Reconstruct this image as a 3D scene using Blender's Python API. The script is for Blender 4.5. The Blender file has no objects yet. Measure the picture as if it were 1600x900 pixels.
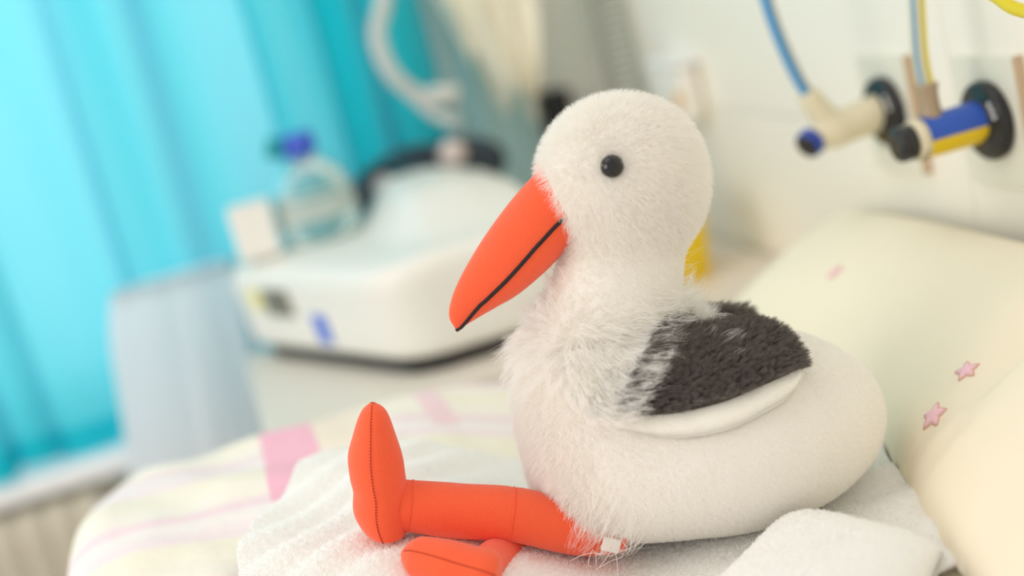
import bpy, bmesh, math, random
import numpy as np
from mathutils import Vector, Matrix
from mathutils.bvhtree import BVHTree
from mathutils.kdtree import KDTree
from math import sin, cos, pi, radians

rng = np.random.default_rng(7)
random.seed(7)
scene = bpy.context.scene
COL = scene.collection

# ------------------------------------------------------------------ camera
YAW, PITCH, ROLL = radians(10.4), radians(-12.5), radians(14.5)
fw = np.array([sin(YAW)*cos(PITCH), cos(YAW)*cos(PITCH), sin(PITCH)])
r0 = np.array([cos(YAW), -sin(YAW), 0.0])
u0 = np.cross(r0, fw)
camR = r0*cos(ROLL) - u0*sin(ROLL)
camU = u0*cos(ROLL) + r0*sin(ROLL)
CAM = np.array([-0.2353, -0.8327, 0.3624])
cd = bpy.data.cameras.new('camera')
cam = bpy.data.objects.new('camera', cd)
COL.objects.link(cam)
m = Matrix.Identity(4)
for i in range(3):
    m[i][0] = camR[i]; m[i][1] = camU[i]; m[i][2] = -fw[i]; m[i][3] = CAM[i]
cam.matrix_world = m
cd.lens = 50; cd.sensor_width = 36; cd.clip_start = 0.02
cd.dof.use_dof = True
cd.dof.focus_distance = 0.868
cd.dof.aperture_fstop = 2.0
scene.camera = cam

# ------------------------------------------------------------------ light
scene.view_settings.view_transform = 'Standard'
scene.view_settings.look = 'None'
scene.view_settings.gamma = 1.0
scene.view_settings.use_curve_mapping = False
scene.view_settings.exposure = 0.0
w = bpy.data.worlds.new('world'); scene.world = w
w.use_nodes = True
bg = w.node_tree.nodes['Background']
bg.inputs['Color'].default_value = (1.0, 0.950, 0.912, 1)
bg.inputs['Strength'].default_value = 0.83
scene.cycles.diffuse_bounces = 7
scene.cycles.max_bounces = 12


def area(name, loc, target, sx, sy, power, color):
    l = bpy.data.lights.new(name, 'AREA')
    l.shape = 'RECTANGLE'; l.size = sx; l.size_y = sy; l.energy = power; l.color = color
    o = bpy.data.objects.new(name, l); COL.objects.link(o)
    o.location = loc
    o.rotation_euler = (Vector(target)-Vector(loc)).to_track_quat('-Z', 'Y').to_euler()
    return o


area('daylight_outside_window', (-0.85, 1.75, 0.55), (-0.75, 1.2, 0.35), 1.5, 1.2, 14, (0.93, 0.98, 1.0))
area('ceiling_light', (-0.75, 0.15, 1.75), (-0.05, 0.15, 0.0), 1.2, 1.2, 4.5, (1.0, 0.97, 0.92))
area('fill_from_left', (-1.75, -0.20, 0.70), (0.30, 1.0, 0.25), 1.1, 0.9, 11, (1.0, 0.95, 0.88))  # unseen fill added at left to brighten the walls and background

# ------------------------------------------------------------------ materials
MATS = {}


def lin(c):
    return tuple(((v/255)/12.92 if v/255 <= 0.04045 else ((v/255+0.055)/1.055)**2.4) for v in c)


def mat(name, col, rough=0.6, bump=0.0, scale=200.0, vary=0.0, spec=0.5, sheen=0.0, metallic=0.0, vscale=None, trans=0.0):
    mt = bpy.data.materials.new(name); mt.use_nodes = True
    nt = mt.node_tree; N = nt.nodes; L = nt.links
    b = N['Principled BSDF']
    c = lin(col)
    b.inputs['Base Color'].default_value = (*c, 1)
    b.inputs['Roughness'].default_value = rough
    b.inputs['Metallic'].default_value = metallic
    b.inputs['Specular IOR Level'].default_value = spec
    b.inputs['Transmission Weight'].default_value = trans
    if sheen:
        b.inputs['Sheen Weight'].default_value = sheen
        b.inputs['Sheen Roughness'].default_value = 0.5
    tc = N.new('ShaderNodeTexCoord')
    if bump:
        n = N.new('ShaderNodeTexNoise'); n.inputs['Scale'].default_value = scale; n.inputs['Detail'].default_value = 4
        L.new(tc.outputs['Object'], n.inputs['Vector'])
        bp = N.new('ShaderNodeBump'); bp.inputs['Strength'].default_value = bump; bp.inputs['Distance'].default_value = 0.002
        L.new(n.outputs['Fac'], bp.inputs['Height']); L.new(bp.outputs['Normal'], b.inputs['Normal'])
    if vary:
        n2 = N.new('ShaderNodeTexNoise'); n2.inputs['Scale'].default_value = vscale or scale*0.1; n2.inputs['Detail'].default_value = 3
        L.new(tc.outputs['Object'], n2.inputs['Vector'])
        mx = N.new('ShaderNodeMix'); mx.data_type = 'RGBA'
        mx.inputs['A'].default_value = (*[v*(1-vary) for v in c], 1)
        mx.inputs['B'].default_value = (*[min(1, v*(1+vary)) for v in c], 1)
        L.new(n2.outputs['Fac'], mx.inputs['Factor']); L.new(mx.outputs['Result'], b.inputs['Base Color'])
    MATS[name] = mt
    return mt


mat('wall_paint', (252, 247, 236), 0.35, 0.05, 60, 0.015, vscale=3)
mat('wall_far', (250, 250, 243), 0.6, 0.05, 60, 0.02, vscale=3)
mat('groove', (170, 165, 150), 0.8, vary=0.05)
mat('floor_vinyl', (176, 176, 168), 0.5, 0.03, 40, 0.05)
mat('plate_plastic', (236, 234, 220), 0.4, 0.02, 100, 0.02)
mat('plate_edge', (205, 180, 150), 0.5, vary=0.05, vscale=40)
mat('black_plastic', (34, 34, 36), 0.25, 0.03, 80, 0.1, vscale=60)
mat('cream_plastic', (232, 222, 192), 0.45, 0.02, 120, 0.03)
mat('blue_plastic', (40, 88, 190), 0.35, 0.02, 120, 0.05)
mat('blue_cap', (30, 70, 175), 0.35, 0.02, 120, 0.05)
mat('yellow_plastic', (240, 205, 20), 0.35, 0.02, 120, 0.04)
mat('bin_yellow', (242, 205, 14), 0.4, 0.02, 60, 0.04)
mat('brass_dull', (176, 155, 128), 0.45, 0.2, 300, 0.15, metallic=0.3)
mat('hose_clear', (226, 226, 200), 0.3, 0.05, 300, 0.03, trans=0.25)
mat('hose_blue', (70, 150, 205), 0.3, 0.02, 300, 0.04)
mat('hose_yellow', (225, 205, 20), 0.3, 0.02, 300, 0.04)
mat('ink_white', (225, 225, 220), 0.6, vary=0.05)
mat('ink_dark', (70, 70, 80), 0.6, vary=0.05)
mat('machine_white', (240, 238, 230), 0.4, 0.03, 60, 0.015, vscale=8)
mat('machine_black', (34, 34, 36), 0.5, 0.05, 60, 0.1)
mat('display_grey', (120, 114, 98), 0.3, vary=0.1, vscale=30)
mat('sticker_blue', (60, 110, 220), 0.5, vary=0.12, vscale=60)
mat('sticker_yellow', (240, 232, 140), 0.5, vary=0.1, vscale=60)
mat('cabinet_laminate', (230, 221, 208), 0.45, 0.03, 60, 0.02)
mat('radiator_enamel', (202, 193, 174), 0.4, 0.02, 60, 0.03)
mat('sill_white', (246, 246, 246), 0.4, 0.02, 60, 0.01)
mat('coil_grey', (172, 174, 164), 0.5, 0.05, 100, 0.05)
mat('bag_navy', (44, 58, 70), 0.55, 0.2, 60, 0.15)
mat('knob_pale', (222, 205, 200), 0.4, 0.02, 60, 0.03)
mat('tube_white', (226, 230, 226), 0.3, 0.02, 60, 0.03, trans=0.3)
mat('cap_violet_blue', (60, 90, 205), 0.35, 0.02, 80, 0.05)
mat('cap_teal', (0, 150, 165), 0.4, 0.02, 80, 0.05)
mat('bottle_plastic', (150, 210, 215), 0.15, 0.02, 60, 0.05, trans=0.55)
mat('bottle_label', (178, 192, 186), 0.6, 0.02, 60, 0.2, vscale=25)
mat('carton_white', (243, 240, 233), 0.6, 0.02, 60, 0.02)
mat('orange_print', (245, 185, 90), 0.6, vary=0.05)
mat('red_felt', (255, 102, 64), 0.9, 0.35, 900, 0.05, spec=0.15, sheen=0.25, vscale=120)
mat('stitch_dark_red', (150, 20, 16), 0.9, vary=0.1, vscale=300)
mat('mouth_thread', (40, 28, 30), 0.8, 0.5, 900, 0.1)
mat('eye_black', (10, 9, 10), 0.08, vary=0.05, spec=0.6)
mat('plush_white', (246, 243, 236), 0.95, 0.5, 700, 0.02, spec=0.1, sheen=0.2, vscale=40)
mat('wing_rim_white', (250, 248, 238), 0.95, 0.25, 700, 0.01, spec=0.1, sheen=0.2)
mat('black_pile_base', (70, 64, 62), 0.95, 0.5, 500, 0.1, spec=0.1)
mat('pillow_cotton', (248, 238, 214), 0.85, 0.10, 1400, 0.012, spec=0.2, sheen=0.1, vscale=6)
mat('sheet_cotton', (247, 236, 204), 0.85, 0.10, 1400, 0.012, spec=0.2, vscale=6)
mat('star_pink', (252, 208, 218), 0.8, 0.3, 900, 0.05, spec=0.2, vscale=90)
mat('star_outline', (232, 190, 176), 0.8, 0.3, 900, 0.05, spec=0.2)
mat('bed_metal', (200, 200, 196), 0.35, 0.02, 60, 0.02)
mat('towel_hanging', (252, 247, 230), 0.9, 0.3, 300, 0.03, spec=0.1, vscale=14)
mat('towel_pale_blue', (208, 238, 238), 0.9, 0.3, 300, 0.04, spec=0.1, vscale=14)
mat('thread_white', (250, 246, 240), 0.9, vary=0.02)


def fabric_trans(name, col, tcol, mixv, bump=0.1, scale=300):
    mt = mat(name, col, 0.9, bump, scale, 0.02, spec=0.1)
    nt = mt.node_tree; N = nt.nodes; L = nt.links
    b = N['Principled BSDF']; out = N['Material Output']
    t = N.new('ShaderNodeBsdfTranslucent'); t.inputs['Color'].default_value = (*lin(tcol), 1)
    mx = N.new('ShaderNodeMixShader'); mx.inputs['Fac'].default_value = mixv
    L.new(b.outputs[0], mx.inputs[1]); L.new(t.outputs[0], mx.inputs[2]); L.new(mx.outputs[0], out.inputs['Surface'])
    return mt


fabric_trans('curtain_turquoise', (0, 224, 236), (162, 216, 230), 0.5)
fabric_trans('linen_pale_blue', (250, 252, 255), (247, 250, 254), 0.5)


def terry(name, col):
    mt = mat(name, col, 0.95, 0, spec=0.1, sheen=0.2)
    nt = mt.node_tree; N = nt.nodes; L = nt.links; b = N['Principled BSDF']
    tc = N.new('ShaderNodeTexCoord')
    mp = N.new('ShaderNodeMapping'); mp.inputs['Rotation'].default_value = (0, 0, 0.5); mp.inputs['Scale'].default_value = (950, 640, 640)
    v = N.new('ShaderNodeTexVoronoi'); v.inputs['Scale'].default_value = 1.0
    L.new(tc.outputs['Object'], mp.inputs['Vector']); L.new(mp.outputs['Vector'], v.inputs['Vector'])
    n = N.new('ShaderNodeTexNoise'); n.inputs['Scale'].default_value = 420
    L.new(tc.outputs['Object'], n.inputs['Vector'])
    ad = N.new('ShaderNodeMath'); ad.operation = 'SUBTRACT'
    L.new(n.outputs['Fac'], ad.inputs[0]); L.new(v.outputs['Distance'], ad.inputs[1])
    bp = N.new('ShaderNodeBump'); bp.inputs['Strength'].default_value = 0.5; bp.inputs['Distance'].default_value = 0.0011
    L.new(ad.outputs[0], bp.inputs['Height']); L.new(bp.outputs['Normal'], b.inputs['Normal'])
    return mt


terry('towel_terry', (250, 249, 244))


def duvet_material():
    mt = mat('duvet_print', (246, 241, 226), 0.9, 0, spec=0.15, sheen=0.1)
    nt = mt.node_tree; N = nt.nodes; L = nt.links; b = N['Principled BSDF']
    tc = N.new('ShaderNodeTexCoord')
    mp = N.new('ShaderNodeMapping'); mp.inputs['Rotation'].default_value = (0, 0, 0.25)
    L.new(tc.outputs['Object'], mp.inputs['Vector'])
    sp = N.new('ShaderNodeSeparateXYZ'); L.new(mp.outputs['Vector'], sp.inputs[0])

    def mth(op, a, bb=None):
        k = N.new('ShaderNodeMath'); k.operation = op
        for i, x in enumerate((a, bb)):
            if x is None: continue
            if isinstance(x, (int, float)): k.inputs[i].default_value = x
            else: L.new(x, k.inputs[i])
        return k.outputs[0]
    # printed bands of pale yellow and pale pink, running across the bed
    band = mth('FRACT', mth('MULTIPLY', sp.outputs['Y'], 6.5))
    cr = N.new('ShaderNodeValToRGB'); cr.color_ramp.interpolation = 'EASE'
    e = cr.color_ramp.elements
    e[0].position = 0.0; e[0].color = (*lin((250, 242, 226)), 1)
    e[1].position = 0.3; e[1].color = (*lin((249, 241, 222)), 1)
    for p, c in ((0.42, (248, 231, 233)), (0.62, (247, 240, 236)), (0.72, (246, 222, 228)), (0.86, (250, 242, 230))):
        k = e.new(p); k.color = (*lin(c), 1)
    L.new(band, cr.inputs['Fac'])
    col = cr.outputs['Color']
    # the few strong pink printed patches

    def patch(x0, x1, y0, y1, c):
        nonlocal col
        s2 = N.new('ShaderNodeSeparateXYZ'); L.new(tc.outputs['Object'], s2.inputs[0])
        f = mth('MULTIPLY', mth('MULTIPLY', mth('GREATER_THAN', s2.outputs['X'], x0), mth('LESS_THAN', s2.outputs['X'], x1)),
                mth('MULTIPLY', mth('GREATER_THAN', s2.outputs['Y'], y0), mth('LESS_THAN', s2.outputs['Y'], y1)))
        mx = N.new('ShaderNodeMix'); mx.data_type = 'RGBA'
        L.new(f, mx.inputs['Factor']); L.new(col, mx.inputs['A']); mx.inputs['B'].default_value = (*lin(c), 1)
        col = mx.outputs['Result']
    patch(-0.262, -0.216, 0.17, 0.42, (250, 188, 206))
    patch(-0.216, -0.17, 0.22, 0.42, (248, 232, 214))
    patch(-0.122, -0.100, 0.28, 0.42, (249, 216, 222))
    patch(-0.36, -0.33, -0.05, 0.06, (249, 214, 222))
    L.new(col, b.inputs['Base Color'])
    n = N.new('ShaderNodeTexNoise'); n.inputs['Scale'].default_value = 45; n.inputs['Detail'].default_value = 3
    L.new(tc.outputs['Object'], n.inputs['Vector'])
    bp = N.new('ShaderNodeBump'); bp.inputs['Strength'].default_value = 0.4; bp.inputs['Distance'].default_value = 0.006
    L.new(n.outputs['Fac'], bp.inputs['Height']); L.new(bp.outputs['Normal'], b.inputs['Normal'])
    return mt


duvet_material()


def fur_material(name, col, tip, trans=0.3):
    mt = bpy.data.materials.new(name); mt.use_nodes = True
    nt = mt.node_tree; N = nt.nodes; L = nt.links
    N.remove(N['Principled BSDF']); out = N['Material Output']
    hi = N.new('ShaderNodeHairInfo')
    mx = N.new('ShaderNodeMix'); mx.data_type = 'RGBA'
    mx.inputs['A'].default_value = (*lin(col), 1); mx.inputs['B'].default_value = (*lin(tip), 1)
    L.new(hi.outputs['Intercept'], mx.inputs['Factor'])
    d = N.new('ShaderNodeBsdfDiffuse'); L.new(mx.outputs['Result'], d.inputs['Color'])
    d2 = N.new('ShaderNodeBsdfDiffuse'); L.new(mx.outputs['Result'], d2.inputs['Color'])
    t = N.new('ShaderNodeBsdfTranslucent'); L.new(mx.outputs['Result'], t.inputs['Color'])
    m1 = N.new('ShaderNodeMixShader'); m1.inputs['Fac'].default_value = 0.5
    L.new(d2.outputs[0], m1.inputs[1]); L.new(t.outputs[0], m1.inputs[2])
    m2 = N.new('ShaderNodeMixShader'); m2.inputs['Fac'].default_value = trans
    L.new(d.outputs[0], m2.inputs[1]); L.new(m1.outputs[0], m2.inputs[2])
    L.new(m2.outputs[0], out.inputs['Surface'])
    MATS[name] = mt


fur_material('fur_white', (253, 251, 246), (254, 252, 248), 0.3)
fur_material('fur_long_white', (252, 250, 245), (255, 254, 251), 0.4)
fur_material('fur_towel', (253, 254, 253), (255, 255, 254), 0.3)
fur_material('fur_black', (100, 92, 88), (132, 126, 120), 0.4)


# ------------------------------------------------------------------ helpers
def tag(o, label, cat, group=None):
    o['label'] = label; o['category'] = cat
    if group: o['group'] = group
    return o


def thing(name, label, cat, loc=(0, 0, 0), group=None):
    o = bpy.data.objects.new(name, None); COL.objects.link(o)
    o.empty_display_size = 0.05
    o.location = loc
    return tag(o, label, cat, group)


def new_mesh(name, V, F, material, parent=None, smooth=True, base=None):
    """V in world coordinates; the object's origin sits at its parent's origin (or at `base`)."""
    V = np.asarray(V, float)
    if parent is not None:
        p = parent; off = np.zeros(3)
        while p is not None:
            off += np.array(p.location); p = p.parent
    elif base is not None: off = np.array(base, float)
    else: off = np.zeros(3)
    me = bpy.data.meshes.new(name)
    me.from_pydata((V-off).tolist(), [], [list(map(int, f)) for f in F])
    me.update()
    if smooth:
        me.polygons.foreach_set('use_smooth', [True]*len(me.polygons))
    if material: me.materials.append(MATS[material])
    o = bpy.data.objects.new(name, me); COL.objects.link(o)
    if parent is not None: o.parent = parent
    elif base is not None: o.location = base
    return o


def struct(o):
    o['kind'] = 'structure'; return o


def box(c, s):
    c = np.array(c, float); s = np.array(s, float)/2
    V = [c+s*np.array([x, y, z]) for x in (-1, 1) for y in (-1, 1) for z in (-1, 1)]
    F = [(0, 1, 3, 2), (4, 6, 7, 5), (0, 4, 5, 1), (2, 3, 7, 6), (0, 2, 6, 4), (1, 5, 7, 3)]
    return np.array(V), F


def merge(parts):
    V, F, n = [], [], 0
    for v, f in parts:
        V.append(np.asarray(v, float)); F += [tuple(i+n for i in q) for q in f]; n += len(v)
    return np.concatenate(V), F


def bevel(o, wd, seg=2):
    md = o.modifiers.new('bevel', 'BEVEL'); md.width = wd; md.segments = seg; md.limit_method = 'ANGLE'
    return o


def boxobj(name, c, s, material, parent=None, bev=0.004, base=None):
    V, F = box(c, s)
    o = new_mesh(name, V, F, material, parent, smooth=False, base=base)
    if bev: bevel(o, bev)
    return o


def spline(P, n):
    """Catmull-Rom through P, n samples"""
    P = np.asarray(P, float)
    Q = np.vstack([2*P[0]-P[1], P, 2*P[-1]-P[-2]])
    t = np.linspace(0, len(P)-1-1e-9, n); i = t.astype(int); f = (t-i)[:, None]
    a, b, c, d = Q[i], Q[i+1], Q[i+2], Q[i+3]
    return 0.5*((2*b)+(-a+c)*f+(2*a-5*b+4*c-d)*f**2+(-a+3*b-3*c+d)*f**3)


def frames(P):
    T = np.gradient(P, axis=0); T /= np.linalg.norm(T, axis=1, keepdims=True)+1e-12
    up = np.array([0, 0, 1.0]) if abs(T[0][2]) < 0.9 else np.array([0, 1.0, 0])
    U = []; u = up-T[0]*(up@T[0]); u /= np.linalg.norm(u)
    for k in range(len(P)):
        u = u-T[k]*(u@T[k]); u /= np.linalg.norm(u)+1e-12; U.append(u)
    U = np.array(U); return T, U, np.cross(T, U)


def tube(P, r, n=12, cap=True, flat=1.0):
    P = np.asarray(P, float); r = np.broadcast_to(np.asarray(r, float), (len(P),))
    T, U, W = frames(P)
    th = np.linspace(0, 2*pi, n, endpoint=False)
    V = (P[:, None]+r[:, None, None]*(np.cos(th)[None, :, None]*U[:, None]+flat*np.sin(th)[None, :, None]*W[:, None])).reshape(-1, 3)
    F = [(k*n+j, k*n+(j+1) % n, (k+1)*n+(j+1) % n, (k+1)*n+j) for k in range(len(P)-1) for j in range(n)]
    if cap:
        F.append(tuple(range(n))[::-1]); F.append(tuple((len(P)-1)*n+j for j in range(n)))
    return V, F


def lathe(prof, origin, axis, n=40, cap=True):
    """prof: (distance along axis, radius)"""
    ax = np.array(axis, float); ax /= np.linalg.norm(ax)
    up = np.array([0, 0, 1.0]) if abs(ax[2]) < 0.9 else np.array([0, 1.0, 0])
    u = up-ax*(up@ax); u /= np.linalg.norm(u); v = np.cross(ax, u)
    th = np.linspace(0, 2*pi, n, endpoint=False)
    o = np.array(origin, float)
    V = np.concatenate([o+ax*h+r*(np.cos(th)[:, None]*u+np.sin(th)[:, None]*v) for h, r in prof])
    F = [(k*n+j, (k+1)*n+j, (k+1)*n+(j+1) % n, k*n+(j+1) % n) for k in range(len(prof)-1) for j in range(n)]
    if cap:
        F.append(tuple(range(n))); F.append(tuple((len(prof)-1)*n+j for j in range(n))[::-1])
    return V, F


def grid_faces(nu, nv, wrap=False):
    F = []
    for i in range(nu-1):
        for j in range(nv-1 if not wrap else nv):
            F.append((i*nv+j, (i+1)*nv+j, (i+1)*nv+(j+1) % nv, i*nv+(j+1) % nv))
    return F


def wob(p, scale, seed, k=6):
    """smooth pseudo-noise, sum of sines"""
    r = np.random.default_rng(seed); out = 0
    for _ in range(k):
        d = r.normal(size=p.shape[-1]); d *= scale*r.uniform(0.6, 1.5)/np.linalg.norm(d)
        out = out+np.sin(p@d+r.uniform(0, 6.28))
    return out/k


def S(x, a, b):
    t = np.clip((x-a)/(b-a), 0, 1); return t*t*(3-2*t)


def surface_nets(f, lo, hi, h):
    lo = np.array(lo, float); n = np.ceil((np.array(hi)-lo)/h).astype(int)+1
    ax = [lo[i]+h*np.arange(n[i]) for i in range(3)]
    G = np.stack(np.meshgrid(*ax, indexing='ij'), -1)
    v = f(G.reshape(-1, 3)).reshape(n)
    ins = v < 0
    cs = [ins[i:n[0]-1+i, j:n[1]-1+j, k:n[2]-1+k] for i in (0, 1) for j in (0, 1) for k in (0, 1)]
    al = np.logical_and.reduce(cs); an = np.logical_or.reduce(cs)
    act = an & ~al
    idx = -np.ones(act.shape, int); cells = np.argwhere(act); idx[act] = np.arange(len(cells))
    acc = np.zeros((len(cells), 3)); cnt = np.zeros(len(cells))
    cor = [(i, j, k) for i in (0, 1) for j in (0, 1) for k in (0, 1)]
    for a in cor:
        for d in range(3):
            if a[d]: continue
            b = list(a); b[d] = 1
            va = v[tuple((cells+a).T)]; vb = v[tuple((cells+b).T)]
            c = (va < 0) != (vb < 0)
            t = np.where(c, va/np.where(c, va-vb, 1), 0)
            p = np.array(a, float)+t[:, None]*(np.array(b)-np.array(a))
            acc[c] += p[c]; cnt[c] += 1
    V = lo+h*(cells+acc/cnt[:, None])
    F = []
    for d in range(3):
        o1, o2 = [(1, 2), (2, 0), (0, 1)][d]
        s0 = [slice(0, n[k]-1) if k == d else slice(1, n[k]-1) for k in range(3)]
        s1 = list(s0); s1[d] = slice(1, n[d])
        A, Bm = ins[tuple(s0)], ins[tuple(s1)]
        E_ = np.argwhere(A != Bm); sg = A[tuple(E_.T)]
        base = E_.copy()
        for k in range(3):
            if k != d: base[:, k] += 1
        q = []
        for da, db in ((1, 1), (0, 1), (0, 0), (1, 0)):
            c = base.copy(); c[:, o1] -= da; c[:, o2] -= db
            q.append(idx[tuple(c.T)])
        q = np.stack(q, 1); q[~sg] = q[~sg][:, ::-1]
        F.append(q)
    F = np.concatenate(F)
    for _ in range(2):
        e = h*0.2
        g = np.stack([f(V+np.eye(3)[i]*e)-f(V-np.eye(3)[i]*e) for i in range(3)], -1)/(2*e)
        V = V-np.clip(f(V), -h*0.5, h*0.5)[:, None]*g/np.maximum((g*g).sum(-1, keepdims=True), 0.2)
    return V, F


# ------------------------------------------------------------------ hair
def sample_mesh(V, F, n, r):
    F = np.asarray(F)
    T = np.concatenate([F[:, [0, 1, 2]], F[:, [0, 2, 3]]]) if F.shape[1] == 4 else F
    a, b, c = V[T[:, 0]], V[T[:, 1]], V[T[:, 2]]
    ar = np.linalg.norm(np.cross(b-a, c-a), axis=1); p = ar/ar.sum()
    i = r.choice(len(T), n, p=p); u = r.random((n, 2)); fl = u.sum(1) > 1; u[fl] = 1-u[fl]
    return a[i]+u[:, :1]*(b[i]-a[i])+u[:, 1:]*(c[i]-a[i])


def hair(name, roots, dirs, bend, length, nap, rad, material, parent, npts=4, clump=0.0, curl=0.0, r=rng):
    """roots (N,3) world metres; dirs start direction; bend end direction; length (N,)"""
    N_ = len(roots)
    t = np.linspace(0, 1, npts)
    d = dirs/np.maximum(np.linalg.norm(dirs, axis=1, keepdims=True), 1e-9)
    b = bend/np.maximum(np.linalg.norm(bend, axis=1, keepdims=True), 1e-9)
    P = roots[:, None]+length[:, None, None]*(t[None, :, None]*d[:, None]*(1-0.5*t[None, :, None])+0.5*(t**2)[None, :, None]*b[:, None])
    if curl:
        ph = r.uniform(0, 6.28, (N_, 1, 3)); fr = r.uniform(3, 7, (N_, 1, 1))
        P = P+curl*length[:, None, None]*(t**1.5)[None, :, None]*np.sin(fr*t[None, :, None]+ph)
    if clump:
        k = max(1, N_//14); g = r.choice(N_, k, replace=False)
        # nearest guide through a coarse chunked search
        kd = KDTree(k)
        for q_, gi in enumerate(g): kd.insert(roots[gi], q_)
        kd.balance()
        near = np.fromiter((kd.find(x_)[1] for x_ in roots), int, N_)
        G = P[g][near]
        wgt = (clump*t**1.3)[None, :, None]
        P = P*(1-wgt)+G*wgt
    off = np.zeros(3); p = parent
    while p is not None:
        off += np.array(p.location); p = p.parent
    c = bpy.data.hair_curves.new(name)
    c.add_curves([npts]*N_)
    c.attributes['position'].data.foreach_set('vector', (P-off).astype(np.float32).ravel())
    ra = c.attributes.get('radius') or c.attributes.new('radius', 'FLOAT', 'POINT')
    rr = rad*(1-0.75*t)[None, :]*r.uniform(0.7, 1.3, (N_, 1))
    ra.data.foreach_set('value', rr.astype(np.float32).ravel())
    c.materials.append(MATS[material])
    o = bpy.data.objects.new(name, c); COL.objects.link(o); o.parent = parent
    o['kind'] = 'stuff'
    return o


# ==================================================================== SETTING
FLOOR_Z = -0.78
WX = 0.35          # head wall
WY = 1.22          # window wall
struct(new_mesh('floor', *box((-0.6, 0.0, FLOOR_Z-0.02), (2.4, 3.0, 0.04)), 'floor_vinyl', smooth=False))
wr = struct(new_mesh('wall_right', *box((WX+0.05, 0.0, 0.4), (0.08, 2.6, 2.4)), 'groove', smooth=False))
ys = [-1.3, -0.35, 0.2165, 0.7715, 1.22]; zs = [FLOOR_Z, -0.36, 0.1395, 0.64, 1.6]
for i in range(4):
    for j in range(4):
        y0, y1, z0, z1 = ys[i]+0.0006, ys[i+1]-0.0006, zs[j]+0.0006, zs[j+1]-0.0006
        boxobj('panel', (WX+0.005, (y0+y1)/2, (z0+z1)/2), (0.010, y1-y0, z1-z0), 'wall_paint', wr, 0.0008)
# window wall with an opening behind the curtain
X0, X1 = -1.8, WX
wx0, wx1, wz0, wz1 = -1.35, -0.085, -0.045, 1.25
pp = [box(((X0+wx0)/2, WY+0.05, 0.4), (wx0-X0, 0.1, 2.36)), box(((wx1+X1)/2, WY+0.05, 0.4), (X1-wx1, 0.1, 2.36)),
      box(((wx0+wx1)/2, WY+0.05, (FLOOR_Z+wz0)/2), (wx1-wx0, 0.1, wz0-FLOOR_Z)), box(((wx0+wx1)/2, WY+0.05, (wz1+1.58)/2), (wx1-wx0, 0.1, 1.58-wz1))]
struct(new_mesh('wall_back', *merge(pp), 'wall_far', smooth=False))
win = struct(new_mesh('window_1', *merge([box((wx0+0.02, WY+0.06, (wz0+wz1)/2), (0.04, 0.05, wz1-wz0)), box((wx1-0.02, WY+0.06, (wz0+wz1)/2), (0.04, 0.05, wz1-wz0)),
      box(((wx0+wx1)/2, WY+0.06, wz1-0.02), (wx1-wx0, 0.05, 0.04)), box(((wx0+wx1)/2, WY+0.06, wz0+0.02), (wx1-wx0, 0.05, 0.04)),
      box(((wx0+wx1)/2, WY+0.06, (wz0+wz1)/2), (0.03, 0.05, wz1-wz0))]), 'sill_white', smooth=False))
pm = bpy.data.materials.new('pane_glass'); pm.use_nodes = True
N = pm.node_tree.nodes; N.remove(N['Principled BSDF'])
tr = N.new('ShaderNodeBsdfTransparent'); gl = N.new('ShaderNodeBsdfGlossy'); gl.inputs['Roughness'].default_value = 0.05
mx = N.new('ShaderNodeMixShader'); mx.inputs['Fac'].default_value = 0.06
pm.node_tree.links.new(tr.outputs[0], mx.inputs[1]); pm.node_tree.links.new(gl.outputs[0], mx.inputs[2])
pm.node_tree.links.new(mx.outputs[0], N['Material Output'].inputs['Surface'])
MATS['pane_glass'] = pm
for s in (0, 1):
    xa = wx0+0.04 if s == 0 else (wx0+wx1)/2+0.015
    xb = (wx0+wx1)/2-0.015 if s == 0 else wx1-0.04
    new_mesh('pane', *box(((xa+xb)/2, WY+0.06, (wz0+wz1)/2), (xb-xa, 0.006, wz1-wz0-0.08)), 'pane_glass', win, smooth=False)
sill = struct(boxobj('trim_1', (-0.74, 1.165, -0.152), (1.36, 0.11, 0.030), 'sill_white', None, 0.006))

# ---- radiator under the sill
rad = thing('radiator', 'beige ribbed radiator below the window at the left', 'radiator', (-0.75, 1.15, FLOOR_Z))
for k in range(17):
    x = -1.16+k*0.04
    P = spline([(x, 1.118, FLOOR_Z+0.10), (x, 1.112, FLOOR_Z+0.14), (x, 1.112, -0.23), (x, 1.118, -0.188)], 10)
    V, F = tube(P, [0.008, 0.014, 0.016, 0.0165, 0.0165, 0.0165, 0.0165, 0.016, 0.014, 0.008], 12, flat=1.6)
    new_mesh('fin', V, F, 'radiator_enamel', rad)
boxobj('back_panel', (-0.84, 1.150, (FLOOR_Z-0.08)/2), (0.72, 0.02, -0.10-FLOOR_Z-0.13), 'radiator_enamel', rad)
for k in (-1.1, -0.6):
    boxobj('foot', (k, 1.15, FLOOR_Z+0.06), (0.03, 0.03, 0.12), 'radiator_enamel', rad)

# ---- turquoise curtain
cur = thing('curtain', 'turquoise curtain hanging in folds in front of the window', 'curtain', (-0.5, 1.12, -0.12))


def curtain_pts(nx, nz, z0, z1, dy):
    x = np.linspace(-1.25, 0.125, nx); z = np.linspace(z0, z1, nz)
    X, Z = np.meshgrid(x, z, indexing='ij')
    ph = X*62+2.2*np.sin(X*9.0)+1.2*np.sin(X*23+1)
    amp = 0.024+0.010*np.sin(X*17+0.6)
    Y = 1.135+amp*np.sin(ph)+0.006*np.sin(ph*2.3+Z*3)+0.004*np.sin(Z*7+X*11)+dy
    Xs = X+0.023*np.cos(ph+0.6)+0.012*np.sin(Z*4+X*6)*(0.6-Z)
    Zs = Z+0.006*np.sin(ph*0.5)*np.exp(-((Z-z0)/0.05)**2)
    return np.stack([Xs, Y, Zs], -1).reshape(-1, 3)


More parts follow.
